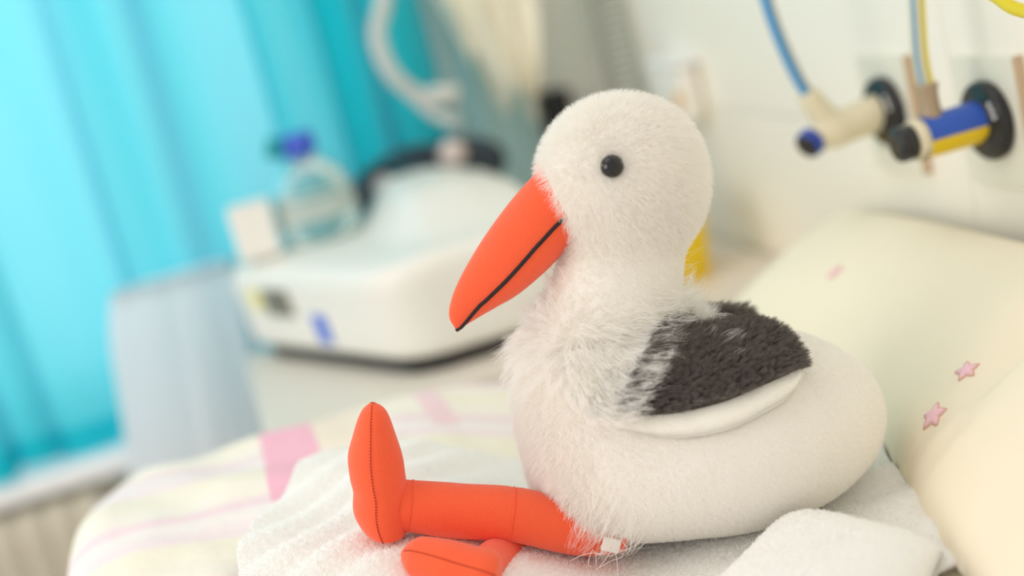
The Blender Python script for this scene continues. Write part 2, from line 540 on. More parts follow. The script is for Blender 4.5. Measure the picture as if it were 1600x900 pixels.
new_mesh('curtain_cloth', curtain_pts(420, 40, -0.122, 1.3, 0), grid_faces(420, 40), 'curtain_turquoise', cur)
new_mesh('curtain_hem', curtain_pts(420, 5, -0.1225, -0.084, -0.002), grid_faces(420, 5), 'curtain_turquoise', cur)
V, F = tube([(-1.3, 1.135, 1.31), (0.16, 1.135, 1.31)], 0.01, 12)
new_mesh('curtain_rail', V, F, 'bed_metal', cur)

# ---- linen bag beside the cabinet
bag = thing('linen_bag', 'pale blue white linen bag standing between curtain and cabinet', 'bag', (-0.365, 1.045, FLOOR_Z))
nz, nt = 40, 120
V = []
for i in range(nz):
    t = i/(nz-1); z = FLOOR_Z+0.02+t*(0.085-FLOOR_Z-0.02)
    for j in range(nt):
        th = 2*pi*j/nt
        fold = 0.10*sin(th*9+2*sin(t*3))+0.06*sin(th*17+1)
        rx = (0.102-0.012*t**3)*(1+0.5*fold*(1-0.3*t)); ry = (0.06-0.03*t**3)*(1+0.5*fold)
        if t > 0.9: k = 1-((t-0.9)/0.1)**2*0.12; rx *= k; ry *= k
        V.append((-0.365+rx*cos(th)-0.03*(1-t)*0.2+0.10*max(0, t-0.55), 1.045+ry*sin(th), z))
new_mesh('bag_cloth', V, grid_faces(nz, nt, True)+[tuple((nz-1)*nt+j for j in range(nt))], 'linen_pale_blue', bag)
V, F = lathe([(0, 0.085), (0.018, 0.088), (0.02, 0.07)], (-0.365, 1.045, FLOOR_Z), (0, 0, 1), 40)
new_mesh('stand_base', V, F, 'bed_metal', bag)

# ==================================================================== BED
STK = np.zeros(3)
Hx = np.array([cos(YAW), -sin(YAW), 0.0]); Hb = np.array([sin(YAW), cos(YAW), 0.0])


def ground(x, y):
    """top of the bedding, metres"""
    a = x*Hx[0]+y*Hx[1]; b = x*Hb[0]+y*Hb[1]
    g = -0.0145+0.050*S(-a, 0.03, 0.21)-0.12*np.clip(-0.03-b, 0, 0.2)*S(-a, 0.02, 0.12)
    return g-0.018*S(b, 0.12, 0.4)*S(-a, 0.03, 0.21)


bed = thing('bed', 'hospital bed with fitted pale yellow sheet', 'bed', (-0.05, -0.05, FLOOR_Z))
mv = []
ns_, nr_ = 96, 9
for k in range(nr_):
    q = k/(nr_-1)*pi
    inset = 0.03*(1-sin(q)); zz = -0.085+0.067*cos(q) if True else 0
    zz = -0.085-0.067*np.cos(q)
    for j in range(ns_):
        th = 2*pi*j/ns_
        sx = abs(cos(th))**0.12*np.sign(cos(th)); sy = abs(sin(th))**0.12*np.sign(sin(th))
        mv.append((-0.042+(0.378-inset)*sx, -0.03+(0.46-inset)*sy, zz))
F = grid_faces(nr_, ns_, True)+[tuple(range(ns_))[::-1], tuple((nr_-1)*ns_+j for j in range(ns_))]
new_mesh('mattress', mv, F, 'sheet_cotton', bed)
boxobj('bed_frame', (-0.042, -0.04, -0.18), (0.74, 0.88, 0.05), 'bed_metal', bed, 0.008)
for sx in (-0.36, 0.27):
    for sy in (-0.42, 0.34):
        new_mesh('leg', *tube([(sx, sy, FLOOR_Z), (sx, sy, -0.2)], 0.02, 14), 'bed_metal', bed)

# ---- duvet
nx, ny = 150, 170
X = np.linspace(-0.47, 0.075, nx); Y = np.linspace(-0.52, 0.50, ny)
GX, GY = np.meshgrid(X, Y, indexing='ij')
Pxy = np.stack([GX, GY], -1)
eL = GX+0.43+0.05*S(GY, 0.26, 0.46)**2*0+0.0; eF = 0.452-GY
rr_ = 0.05
corner = np.where((eL < 0.07) & (eF < 0.07), 0.07-np.sqrt(np.clip(0.07-eL, 0, 1)**2+np.clip(0.07-eF, 0, 1)**2), np.minimum(eL, eF))
drop = np.where(corner >= rr_, 0, rr_-np.sqrt(np.clip(rr_**2-(rr_-np.clip(corner, 0, rr_))**2, 0, None)))
drop = drop+np.where(corner < 0, np.clip(-corner, 0, 1)*3.2, 0)
GZ = ground(GX, GY)-drop
amp = S(-GX, 0.02, 0.14)
GZ = GZ+amp*(0.0045*wob(Pxy, 32, 3)+0.002*wob(Pxy, 80, 4)+0.0025*np.sin(GX*60+GY*25+2*wob(Pxy, 20, 9))*S(-GX, 0.1, 0.3))
GZ = GZ-0.004*S(GX, 0.02, 0.075)
V = np.stack([GX-np.where(eL < 0, eL*0.75, 0), GY+np.where(eF < 0, eF*0.75, 0), GZ], -1).reshape(-1, 3)
du = new_mesh('duvet', V, grid_faces(nx, ny), 'duvet_print', None, base=(0, 0, 0))
md = du.modifiers.new('thickness', 'SOLIDIFY'); md.thickness = 0.006; md.offset = -1
tag(du, 'puffy duvet printed with pale pink and yellow bands at the left', 'duvet')

# ---- white towel under the stork
tw = thing('towel', 'white terry towel spread beneath the plush stork', 'towel', (0.0, 0.0, -0.01))
nu, nv = 170, 140
u = np.linspace(0, 1, nu); v = np.linspace(0, 1, nv)
Uu, Vv = np.meshgrid(u, v, indexing='ij')
FL, FR, NR, NL = map(np.array, ((-0.245, 0.195), (0.178, 0.135), (0.093, -0.160), (-0.315, -0.14)))
T2 = ((1-Uu)*(1-Vv))[..., None]*NL+((1-Uu)*Vv)[..., None]*FL+(Uu*(1-Vv))[..., None]*NR+(Uu*Vv)[..., None]*FR
T2[..., 0] += (1-Uu)**4*0.012*np.sin(Vv*7+0.5)+Uu**8*0.004*np.sin(Vv*9)
T2[..., 1] += Vv**6*0.016*np.sin(Uu*14)*(1-Uu)
lft = S(-T2[..., 0], 0.06, 0.17)
tz = ground(T2[..., 0], T2[..., 1])+0.0035+0.0012*wob(T2, 55, 12)
tz = tz+lft*(0.0055*(1+wob(T2, 42, 21))+0.004*np.abs(np.sin(T2[..., 0]*48-T2[..., 1]*62+2.2*wob(T2, 24, 31)))**1.5+0.003)
# wrinkles gathered where the tail sinks in
tz = tz+0.004*np.exp(-((T2[..., 0]-0.115)/0.03)**2)*np.sin(T2[..., 1]*70)**2
TWV, TWF = np.dstack([T2, tz]).reshape(-1, 3), grid_faces(nu, nv)
new_mesh('towel_cloth', TWV, TWF, 'towel_terry', tw)
tw.children[0].modifiers.new('thickness', 'SOLIDIFY').thickness = 0.003
# the corner folded back on itself in the foreground
A, Bc, Cc, D = map(np.array, ((-0.062, -0.135), (0.030, -0.066), (0.088, -0.152), (0.020, -0.230)))
nu, nv = 70, 60
s = np.linspace(-1, 1, nu); t = np.linspace(-1, 1, nv)
Ss, Tt = np.meshgrid(s, t, indexing='ij')
uu, vv = (Ss+1)/2, (Tt+1)/2   # u: A->D / B->C , v: near -> far
Q = ((1-uu)*(1-vv))[..., None]*A+((1-uu)*vv)[..., None]*Bc+(uu*(1-vv))[..., None]*D+(uu*vv)[..., None]*Cc
prof = np.clip((1-np.abs(Ss)**4)*(1-np.abs(Tt)**5), 0, 1)**0.5
hz = -0.006+prof*(0.020+0.010*np.exp(-((uu-0.3)/0.35)**2)*vv)+0.0015*wob(Q, 60, 41)*prof
top = np.dstack([Q, hz]); bot = np.dstack([Q, np.full_like(hz, -0.0095)])
V = np.concatenate([top.reshape(-1, 3), bot.reshape(-1, 3)])
F = grid_faces(nu, nv); F = F+[tuple(i+nu*nv for i in f[::-1]) for f in F]
bd = [i*nv for i in range(nu)]+[(nu-1)*nv+j for j in range(1, nv)]+[i*nv+nv-1 for i in range(nu-2, -1, -1)]+[j for j in range(nv-2, 0, -1)]
F += [(bd[k], bd[(k+1) % len(bd)], bd[(k+1) % len(bd)]+nu*nv, bd[k]+nu*nv) for k in range(len(bd))]
new_mesh('folded_corner', V, F, 'towel_terry', tw)
# looped pile of the terry
for nm_, VV_, FF_, cnt_ in (('towel_pile', TWV, TWF, 110000), ('corner_pile', V, grid_faces(nu, nv), 34000)):
    q = sample_mesh(VV_, FF_, cnt_, rng)
    dd = np.array([0, 0, 1.0])+rng.normal(size=q.shape)*0.45
    hair(nm_, q, dd, dd+rng.normal(size=q.shape)*0.6, rng.uniform(0.0012, 0.0024, len(q)), dd, 0.00018, 'fur_towel', tw, npts=3, clump=0.55)

# ---- pillow
pil = thing('pillow', 'pale yellow pillow with pink stars leaning on the head wall', 'pillow', (0.24, 0.08, 0.0))
nu, nv = 130, 90
s = np.linspace(-1, 1, nu); t = np.linspace(-1, 1, nv)
Ss, Tt = np.meshgrid(s, t, indexing='ij')
# s: near(-1) -> far(+1) along the wall, t: bed edge(-1) -> wall edge(+1)
cNB, cFB, cFT, cNT = map(np.array, ((0.085, -0.30, -0.013), (0.160, 0.405, -0.012), (0.330, 0.425, 0.058), (0.330, -0.28, 0.058)))
uu, vv = (Ss+1)/2, (Tt+1)/2
MID = ((1-uu)*(1-vv))[..., None]*cNB+(uu*(1-vv))[..., None]*cFB+(uu*vv)[..., None]*cFT+((1-uu)*vv)[..., None]*cNT
ed = np.interp(MID[..., 1], [-0.3, -0.2, -0.16, -0.08, 0.04, 0.2, 0.4], [0.074, 0.083, 0.090, 0.113, 0.149, 0.172, 0.165])
MID[..., 0] += (1-vv)**2*(ed-(0.085+(MID[..., 1]+0.30)/0.705*0.075))
th_ = np.clip((1-np.abs(Ss)**3.2)*(1-np.abs(Tt)**3.0), 0, 1)**0.55
nrm = np.stack([-0.30*S(vv, 0.05, 0.7), -0.05+0*vv, 0.955+0*vv], -1)
# crease running down from the wall edge towards the stork, and slack near it
cr_ = MID[..., 1]+0.072-0.10*(MID[..., 0]-0.16)
along = MID[..., 0]
thick = 0.044*th_*(1+0.10*wob(np.stack([Ss, Tt], -1), 2.6, 5))
crease = -0.015*np.exp(-np.where(cr_ > 0, cr_/0.030, cr_/0.010)**2)*S(along, 0.11, 0.24)*th_+0.006*np.exp(-((cr_+0.06)/0.05)**2)*th_
wr_ = 0.0020*np.sin(cr_*210+along*90+2*wob(MID[..., :2], 25, 6))*np.exp(-((along-0.135)/0.03)**2)*np.exp(-((cr_-0.01)/0.035)**2)
up = MID+nrm*(thick+crease+wr_)[..., None]
dn = MID-nrm*(0.02*th_)[..., None]
up[..., 0] = np.minimum(up[..., 0], 0.348)
V = np.concatenate([up.reshape(-1, 3), dn.reshape(-1, 3)])
F = grid_faces(nu, nv); F = F+[tuple(i+nu*nv for i in f[::-1]) for f in F]
bd = [i*nv for i in range(nu)]+[(nu-1)*nv+j for j in range(1, nv)]+[i*nv+nv-1 for i in range(nu-2, -1, -1)]+[j for j in range(nv-2, 0, -1)]
F += [(bd[k], bd[(k+1) % len(bd)], bd[(k+1) % len(bd)]+nu*nv, bd[k]+nu*nv) for k in range(len(bd))]
new_mesh('pillow_case', V, F, 'pillow_cotton', pil)
pbvh = BVHTree.FromPolygons([tuple(p) for p in up.reshape(-1, 3)], grid_faces(nu, nv))


def star(x, y, rad_, rot):
    hit, nn, _, _ = pbvh.ray_cast(Vector((x, y, 0.5)), Vector((0, 0, -1)))
    if hit is None: return
    if nn.z < 0: nn = -nn
    e1 = Vector((1, 0, 0)); e1 = (e1-nn*e1.dot(nn)).normalized(); e2 = nn.cross(e1)

    def ring(r1, r2, lift, per=8):
        out = []
        for k in range(5):
            for q in range(per*2):
                f = q/per
                f2 = f if f <= 1 else 2-f
                rr = r1+(r2-r1)*(f2**0.8)
                an = rot+2*pi*(k+q/(2*per))/5
                p = hit+e1*(rr*cos(an))+e2*(rr*sin(an))
                h2, _, _, _ = pbvh.ray_cast(p+nn*0.05, -nn)
                out.append(np.array((h2 or p)+nn*lift))
        return out
    for nm, k, lift, m_ in (('star', 1.0, 0.0008, 'star_outline'), ('star_centre', 0.84, 0.0014, 'star_pink')):
        O = ring(rad_*k, rad_*k*0.52, lift); I = ring(rad_*k*0.5, rad_*k*0.26, lift+0.0008); n_ = len(O)
        low = ring(rad_*k, rad_*k*0.52, -0.001)
        V_ = low+O+I+[np.array(hit+nn*(lift+0.0010))]
        F_ = [(j, (j+1) % n_, n_+(j+1) % n_, n_+j) for j in range(n_)]+[(n_+j, n_+(j+1) % n_, 2*n_+(j+1) % n_, 2*n_+j) for j in range(n_)]
        F_ += [(2*n_+j, 2*n_+(j+1) % n_, 3*n_) for j in range(n_)]
        if nm == 'star': host = new_mesh('star', V_, F_, m_, pil)
        else: new_mesh('star_centre', V_, F_, m_, host)


star(0.150, -0.046, 0.0110, 0.5)
star(0.181, -0.040, 0.0092, 0.9)
star(0.222, 0.225, 0.0085, 0.2)

# ==================================================================== STORK
stork = thing('plush_stork', 'white plush stork with red beak and legs sitting on the towel', 'toy', (0.0, 0.0, -0.012))


def W(p):
    """stork millimetres (towards tail, away from viewer, up) -> world"""
    p = np.asarray(p, float)/1000
    return p[..., :1]*Hx+p[..., 1:2]*Hb+p[..., 2:3]*np.array([0, 0, 1.0])


def Wd(d):
    d = np.asarray(d, float); return d[..., :1]*Hx+d[..., 1:2]*Hb+d[..., 2:3]*np.array([0, 0, 1.0])


def smin(a, b, k):
    h = np.clip(.5+.5*(b-a)/k, 0, 1); return b*(1-h)+a*h-k*h*(1-h)


def smax(a, b, k): return -smin(-a, -b, k)


def ell(p, c, r, tilt=0.0):
    q = p-np.array(c, float)
    if tilt:
        cs, sn = np.cos(tilt), np.sin(tilt)
        q = np.stack([q[..., 0]*cs+q[..., 2]*sn, q[..., 1], -q[..., 0]*sn+q[..., 2]*cs], -1)
    r = np.array(r, float)
    k0 = np.sqrt(((q/r)**2).sum(-1)); k1 = np.sqrt(((q/(r*r))**2).sum(-1))
    return k0*(k0-1)/np.maximum(k1, 1e-9)


def cone(p, a, b, ra, rb):
    a = np.array(a, float); b = np.array(b, float); ab = b-a
    t = np.clip(((p-a)@ab)/(ab@ab), 0, 1)
    return np.sqrt(((p-a-t[..., None]*ab)**2).sum(-1))-(ra+(rb-ra)*t)


def stork_body(p):
    d = ell(p, (22, 0, 49), (107, 84, 63), -.10)
    d = smin(d, ell(p, (-42, 0, 78), (55, 60, 58)), 22)
    d = smin(d, ell(p, (-38, 0, 36), (56, 62, 36)), 20)
    d = smin(d, cone(p, (-38, 0, 112), (-2, 0, 186), 46, 33), 24)
    d = smin(d, ell(p, (1, 0, 224.5), (48.5, 45, 44.5)), 16)
    d = smin(d, ell(p, (20, 0, 205), (22, 25, 26)), 18)
    return d


def grad(f, p, e=.4):
    g = np.stack([f(p+np.eye(3)[i]*e)-f(p-np.eye(3)[i]*e) for i in range(3)], -1)
    return g/np.maximum(np.linalg.norm(g, axis=-1, keepdims=True), 1e-9)


BV, BF = surface_nets(stork_body, (-110, -95, -25), (140, 95, 280), 3.0)
new_mesh('body', W(BV), BF, 'plush_white', stork)

# --- beak
ups = [(-30, 247), (-48, 238), (-67, 225.5), (-88, 208.5), (-104, 193), (-115, 180.5), (-121.5, 170), (-123.5, 163), (-122.5, 158)]
los = [(-18, 196), (-36, 190.5), (-57, 177.5), (-78, 167), (-93, 162.5), (-105, 159), (-113, 156.5), (-118, 155), (-121, 154.8)]
ups = spline(ups, 33); los = spline(los, 33)
nb = 36; V = []
for k in range(33):
    c = (ups[k]+los[k])/2; hv = (ups[k]-los[k])/2
    wdt = np.linalg.norm(hv)*(0.92-0.12*k/32)
    for j in range(nb):
        th = 2*pi*j/nb
        q = c+hv*cos(th); V.append((q[0], wdt*sin(th), q[1]))
BK = np.array(V)
F = grid_faces(33, nb, True)+[tuple(range(nb))[::-1], tuple(32*nb+j for j in range(nb))]
beak = new_mesh('beak', W(BK), F, 'red_felt', stork)
fr = [0.40]*8+list(np.linspace(0.40, 0.30, 10))+list(np.linspace(0.30, 0.03, 13))


def beak_line(side):
    P = []
    for k in range(4, 31):
        f = fr[k]; c = (ups[k]+los[k])/2; hv = (ups[k]-los[k])/2
        ct = 2*f-1; st = math.sqrt(max(0, 1-ct*ct)); wdt = np.linalg.norm(hv)*(0.92-0.12*k/32)
        q = c+hv*ct; P.append((q[0], side*wdt*st, q[1]))
    P.append((-121, 0, 154.2)); return P


for sd in (-1, 1):
    P = spline(beak_line(sd), 70)
    new_mesh('mouth_line', *tube(W(P), 0.0013, 8), 'mouth_thread', beak)

# --- eyes
for sd in (-1, 1):
    c0 = np.array([-7.0, sd*60.0, 236.0]); d0 = np.array([0, -sd, 0.0])
    q = c0.copy()
    for _ in range(60): q = q+d0*stork_body(q[None])[0]*0.8
    n0 = grad(stork_body, q[None])[0]
    V, F = lathe([(-2, 6.6)]+[(6.6*sin(a_)*0.9, 6.8*cos(a_)) for a_ in np.linspace(0.05, 1.45, 10)]+[(6.1, 0.2)], (0, 0, 0), (0, 0, 1), 28)
    zax = Vector(n0); rotm = np.array(zax.to_track_quat('Z', 'Y').to_matrix())
    new_mesh('eye', W((V@rotm.T)+q+n0*1.5), F, 'eye_black', stork)

# --- wings
low = np.array([(-71, -47, 129), (-68, -56, 114), (-57, -66, 101), (-38, -74, 89), (-16, -80, 81), (5, -85, 79), (24, -85, 79), (45, -80, 82), (62, -72, 85), (73, -61, 91)], float)
upp = np.array([(-66, -42, 137), (-58, -42, 140), (-45, -42, 140), (-25, -38, 138), (-6, -28, 136), (12, -12, 130), (30, -2, 124), (48, 0, 119), (63, -10, 114), (75, -46, 100)], float)
NSW, NTW = 60, 26
lo_s, up_s = spline(low, NSW), spline(upp, NSW)


def wing_surface(side, lvl_fn):
    t = np.linspace(0, 1, NTW)
    P = lo_s[:, None]*(1-t)[None, :, None]+up_s[:, None]*t[None, :, None]
    P = P.reshape(-1, 3).copy(); P[:, 1] *= -side
    if side == 1: P[:, 1] += 24*np.tile(t, NSW)
    L_ = lvl_fn.reshape(-1)
    for _ in range(8):
        P = P-(stork_body(P)-L_)[:, None]*grad(stork_body, P)
    return P


sW = np.linspace(0, 1, NSW)[:, None]; tW = np.linspace(0, 1, NTW)[None, :]
rnd = lambda e: np.sqrt(1-(1-np.clip(e, 0, 1))**2)
r_low = rnd(np.minimum(tW/0.12, (1-sW)/0.06)); r_up = S(np.minimum((1-tW)/0.35, sW/0.22), 0, 1)
outer = -2.0*(1-r_up)+r_up*(3.5+6.0*r_low+4.0*(1-tW)**3*S(sW, 0.1, 0.3))
inner = np.minimum(outer-0.8, -1.0+3.0*(1-tW)**3*S(sW, 0.1, 0.3)+0*r_low)
wing_data = {}
for side in (-1, 1):
    # side -1 is the one turned to the viewer
    Po = wing_surface(side, outer); Pi = wing_surface(side, inner+0*outer)
    if side == 1: pass
    V = np.concatenate([Po, Pi]); nW = NSW*NTW
    F = grid_faces(NSW, NTW); Fo = F+[tuple(i+nW for i in f[::-1]) for f in F]
    bd = [i*NTW for i in range(NSW)]+[(NSW-1)*NTW+j for j in range(1, NTW)]+[i*NTW+NTW-1 for i in range(NSW-2, -1, -1)]+[j for j in range(NTW-2, 0, -1)]
    Fo = Fo+[(bd[k], bd[(k+1) % len(bd)], bd[(k+1) % len(bd)]+nW, bd[k]+nW) for k in range(len(bd))]
    wing = new_mesh('wing', W(V), Fo, 'wing_rim_white', stork)
    # black patch: behind a slanting front edge and above the white rim
    a_ = Po[:, 0].reshape(NSW, NTW)
    cell = [(i, j) for i in range(NSW-1) for j in range(NTW-1)
            if 0.5*(tW[0, j]+tW[0, j+1]) > 0.15 and a_[i, j] > -52+46*tW[0, j]]
    ids = sorted({q for i, j in cell for q in (i*NTW+j, (i+1)*NTW+j, (i+1)*NTW+j+1, i*NTW+j+1)}); mp_ = {q: k for k, q in enumerate(ids)}
    Vp = Po[ids]; Vp = Vp+grad(stork_body, Vp)*0.5
    Fp = [tuple(mp_[q] for q in (i*NTW+j, (i+1)*NTW+j, (i+1)*NTW+j+1, i*NTW+j+1)) for i, j in cell]
    new_mesh('black_patch', W(Vp), Fp, 'black_pile_base', wing)
    wing_data[side] = (Po, Vp, Fp, wing, F)

# --- legs and feet


def sections(rows, halfw, bc, n=28):
    """rows: ((aL,zL),(aR,zR)) -> closed loft, lateral half width list"""
    V = []
    for k, (l, r_) in enumerate(rows):
        l = np.array(l, float); r_ = np.array(r_, float); c = (l+r_)/2; h = (r_-l)/2
        for j in range(n):
            th = 2*pi*j/n
            q = c+h*cos(th); V.append((q[0], bc+halfw[k]*sin(th), q[1]))
    m_ = len(rows)
    return np.array(V), grid_faces(m_, n, True)+[tuple(range(n))[::-1], tuple((m_-1)*n+j for j in range(n))]


def dash_tubes(P, r_, on=0.0011, off=0.0008):
    """run of little stitches along a world polyline"""
    seg = np.linalg.norm(np.diff(P, axis=0), axis=1); cum = np.concatenate([[0], np.cumsum(seg)])
    out = []; s_ = 0
    while s_+on < cum[-1]:
        q = np.stack([[np.interp(x, cum, P[:, i]) for i in range(3)] for x in (s_, s_+on/2, s_+on)])
        out.append(tube(q, r_, 5)); s_ += on+off
    return merge(out)


rows = [((-181, 132.6), (-178.6, 132.2)), ((-186.5, 129.8), (-174.0, 127)), ((-191.2, 124.5), (-172.3, 120.5)), ((-197, 115), (-171.5, 108)), ((-203, 104), (-171, 95)), ((-205.5, 91), (-172.5, 83)),
        ((-206, 81), (-174, 72)), ((-209, 71), (-176, 62)), ((-208.5, 62), (-178.5, 53)), ((-205, 54), (-182, 47)), ((-199, 48), (-190, 45))]
L5 = spline([r_[0] for r_ in rows], 40); R5 = spline([r_[1] for r_ in rows], 40)
hw = np.interp(np.linspace(0, 1, 40), [0, .1, .2, .3, .5, .72, .9, .96, 1], [1.2, 8, 12, 16, 20, 21, 18.5, 12, 3])
leg_axis = spline([(-52, -34, 16), (-78, -35, 21), (-115, -35, 40.5), (-148, -35, 52), (-182, -35, 65.5)], 40)
leg_r = np.interp(np.linspace(0, 1, 40), [0, .25, .5, .52, .54, .8, 1], [17, 17, 17, 16.5, 17, 17, 15.6])
leg1 = new_mesh('leg', *tube(W(leg_axis), leg_r/1000, 26), 'red_felt', stork)
V, F = sections(list(zip(L5, R5)), hw, -35)
foot1 = new_mesh('foot', W(V), F, 'red_felt', leg1)


def on_foot(k, th):
    c = (L5[k]+R5[k])/2; h = (R5[k]-L5[k])/2; q = c+h*cos(th)
    return (q[0], -35+hw[k]*sin(th)*1.015, q[1])


P = W(np.array([on_foot(k, -pi/2-0.12) for k in range(1, 38)]))
new_mesh('stitching', *dash_tubes(P, 0.00033), 'stitch_dark_red', foot1)
# seam rings on the leg: at the ankle and at the knee
for kk, rr in ((int(np.argmin(np.abs(leg_axis[:, 0]+174.5))), 16.2), (20, 16.9)):
    T, U_, W_ = frames(leg_axis)
    th = np.linspace(0, 2*pi, 40)
    ring = leg_axis[kk]+rr*(np.cos(th)[:, None]*U_[kk]+np.sin(th)[:, None]*W_[kk])
    new_mesh('seam', *tube(W(ring), 0.00035, 6, cap=False), 'red_felt', leg1)
# the other leg crosses below and its foot lies on its side towards the viewer
ax2 = spline([(-70, 30, 8), (-104, 4, 10), (-124, -28, 16), (-133, -54, 24), (-140, -84, 31)], 30)
leg2 = new_mesh('leg', *tube(W(ax2), np.linspace(13, 10.5, 30)/1000, 24), 'red_felt', stork)
f2 = spline([(-183, -72, 49), (-169, -79, 44), (-151, -88, 36), (-136, -94.5, 29.5), (-130, -96.5, 27)], 34)
r2 = np.interp(np.linspace(0, 1, 34), [0, .05, .15, .4, .7, .88, .96, 1], [2, 7, 12, 15.5, 16.5, 14, 9, 2])
foot2 = new_mesh('foot', *tube(W(f2), r2/1000, 28), 'red_felt', leg2)
T, U_, W_ = frames(f2)
view = np.array([0.05, -0.80, 0.60])
P = []
for k in range(2, 32):
    n_ = view-T[k]*(view@T[k]); n_ /= np.linalg.norm(n_); P.append(f2[k]+n_*r2[k]*1.01)
new_mesh('stitching', *dash_tubes(W(np.array(P)), 0.00033), 'stitch_dark_red', foot2)

# --- sewn-in tag and loose threads
V, F = box((0, 0, 0), (11, 2.0, 9))
Rt = np.array(Matrix.Rotation(0.5, 3, 'Y'))
tg = new_mesh('care_tag', W((V@Rt.T)+np.array((-62, -56, 14))), F, 'thread_white', stork); bevel(tg, 0.0006)
thr = []
for k in range(10):
    p0 = np.array((-62+rng.normal()*4, -56+rng.normal()*2, 13+rng.normal()*3))
    P = [p0]
    for q in range(4): P.append(P[-1]+np.array((rng.normal()*5-2.5, -1.5+rng.normal()*1.5, rng.normal()*4-1.5)))
    thr.append(tube(W(spline(P, 16)), 0.0002, 5))
new_mesh('loose_thread', *merge(thr), 'thread_white', stork)

# --- fur
def mm_normals(p): return grad(stork_body, p)


def comb(p, n):
    """lie of the nap: backwards and down over the head, backwards over the body"""
    d = np.stack([np.full(len(p), 0.55), np.zeros(len(p)), np.full(len(p), -0.7)], -1)
    front = S(-p[:, 0], 55, 90)*S(-p[:, 2], -140, -100)
    d[:, 0] = d[:, 0]*(1-2.0*front)
    d = d-n*(d*n).sum(1, keepdims=True)
    return d


p = sample_mesh(BV, BF, 210000, rng)
# thin out where the beak sits and where the wing lies
z = p[:, 2]; a = p[:, 0]
inb = (a < -30) & (np.abs(p[:, 1]) < 20) & (z < 240) & (z > 190) & (((a+48)*0.98+(z-237)*(-0.2)) < 2)
keep = (~inb) & (p[:, 2] > -12)
eye_d = np.sqrt((a+7)**2+(z-235.5)**2)
keep &= ~((eye_d < np.where(z > 237, 4.4, 6.0)) & (np.abs(p[:, 1]) > 25))
p = p[keep]; z = p[:, 2]; a = p[:, 0]
n = mm_normals(p); c = comb(p, n)
ln = 1.9+4.2*S(z, 160, 200)+0.8*S(z, 120, 150)
fr_ = S(-a, 52, 85)*S(-z, -128, -100); ln = ln+fr_*5
ln = ln*rng.uniform(0.75, 1.2, len(p))
jit = rng.normal(size=p.shape)*0.28
hair('short_fur', W(p), Wd(n*1.0+c*0.35+jit), Wd(n*0.8+c*0.9+jit), ln/1000, Wd(n), 0.00011, 'fur_white', stork, npts=3, clump=0.2)

# long ruff round the base of the neck, falling over the wing
p = sample_mesh(BV, BF, 120000, rng); z = p[:, 2]; a = p[:, 0]
axis_z = 132-0.25*(a+25)
prob = np.exp(-((z-axis_z)/19)**2)*(a < 26)*(a > -95)
sel = rng.random(len(p)) < prob*0.9
p = p[sel][:15000]; a = p[:, 0]; z = p[:, 2]
n = mm_normals(p)
back = S(a, -75, -20)
d = np.stack([-0.55+1.5*back, np.zeros(len(p)), -0.85+0.45*back+0.9*S(a, 5, 22)], -1)
up_ = S(z, 138, 152)[:, None]
d = d*(1-up_)+np.stack([0.25+0*a, 0*a, 0.35+0*a], -1)*up_
d = d-n*(d*n).sum(1, keepdims=True)
jit = rng.normal(size=p.shape)*0.22
ln = rng.uniform(15, 28, len(p))*(1-0.40*up_[:, 0])
p = p+n*S(a, -60, -30)[:, None]*4*S(-z, -135, -115)[:, None]
hair('ruff_fur', W(p), Wd(n*0.8+d*0.7+jit), Wd(d*1.0+n*0.2+jit), ln/1000, Wd(n), 0.00012, 'fur_long_white', stork, npts=7, clump=0.75, curl=0.07)

# ruff strands that grow from the shoulder of the wing and overlap the black pile
Po, Vp, Fp, wing, WF = wing_data[-1]
q = sample_mesh(Po, WF, 60000, rng)
lim = -52+46*np.clip((q[:, 2]-85)/45, 0, 1)
pr = (q[:, 0] < lim-1)*np.where(q[:, 0] > lim-26, 1.0, 0.40)*S(q[:, 2], 86, 104)
q = q[rng.random(len(q)) < pr*0.75][:9000]
n = mm_normals(q); lim = -52+46*np.clip((q[:, 2]-85)/45, 0, 1)
nearb = S(q[:, 0], lim-26, lim-2)
d = np.stack([0.35+0.75*nearb, 0*nearb, -0.75+0.55*nearb], -1); d = d-n*(d*n).sum(1, keepdims=True)
jit = rng.normal(size=q.shape)*0.20
hair('ruff_fur', W(q), Wd(n*0.8+d*0.7+jit), Wd(d+n*0.25+jit), (rng.uniform(12, 26, len(q))*(0.5+0.5*nearb))/1000, Wd(n), 0.00012, 'fur_long_white', wing, npts=7, clump=0.6, curl=0.06)

# breast and hip fringe hanging over the red legs
p = sample_mesh(BV, BF, 90000, rng); z = p[:, 2]; a = p[:, 0]
g_ = np.exp(-((a+75)/22)**2)*np.exp(-((z-34)/30)**2)*(p[:, 1] < 45)
g_ = g_+0.5*np.exp(-((a+88)/14)**2)*np.exp(-((z-90)/30)**2)
p = p[rng.random(len(p)) < g_*0.9][:9000]
n = mm_normals(p); a = p[:, 0]; z = p[:, 2]
d = np.stack([-0.55+0*a, -0.15+0*a, -0.75+0*a], -1); d = d-n*(d*n).sum(1, keepdims=True)*0.9
jit = rng.normal(size=p.shape)*0.22
ln = rng.uniform(11, 24, len(p))*(0.55+0.45*S(-z, -60, -25))
hair('breast_fur', W(p), Wd(n*0.75+d*0.8+jit), Wd(d+jit), ln/1000, Wd(n), 0.00012, 'fur_long_white', stork, npts=7, clump=0.6, curl=0.06)

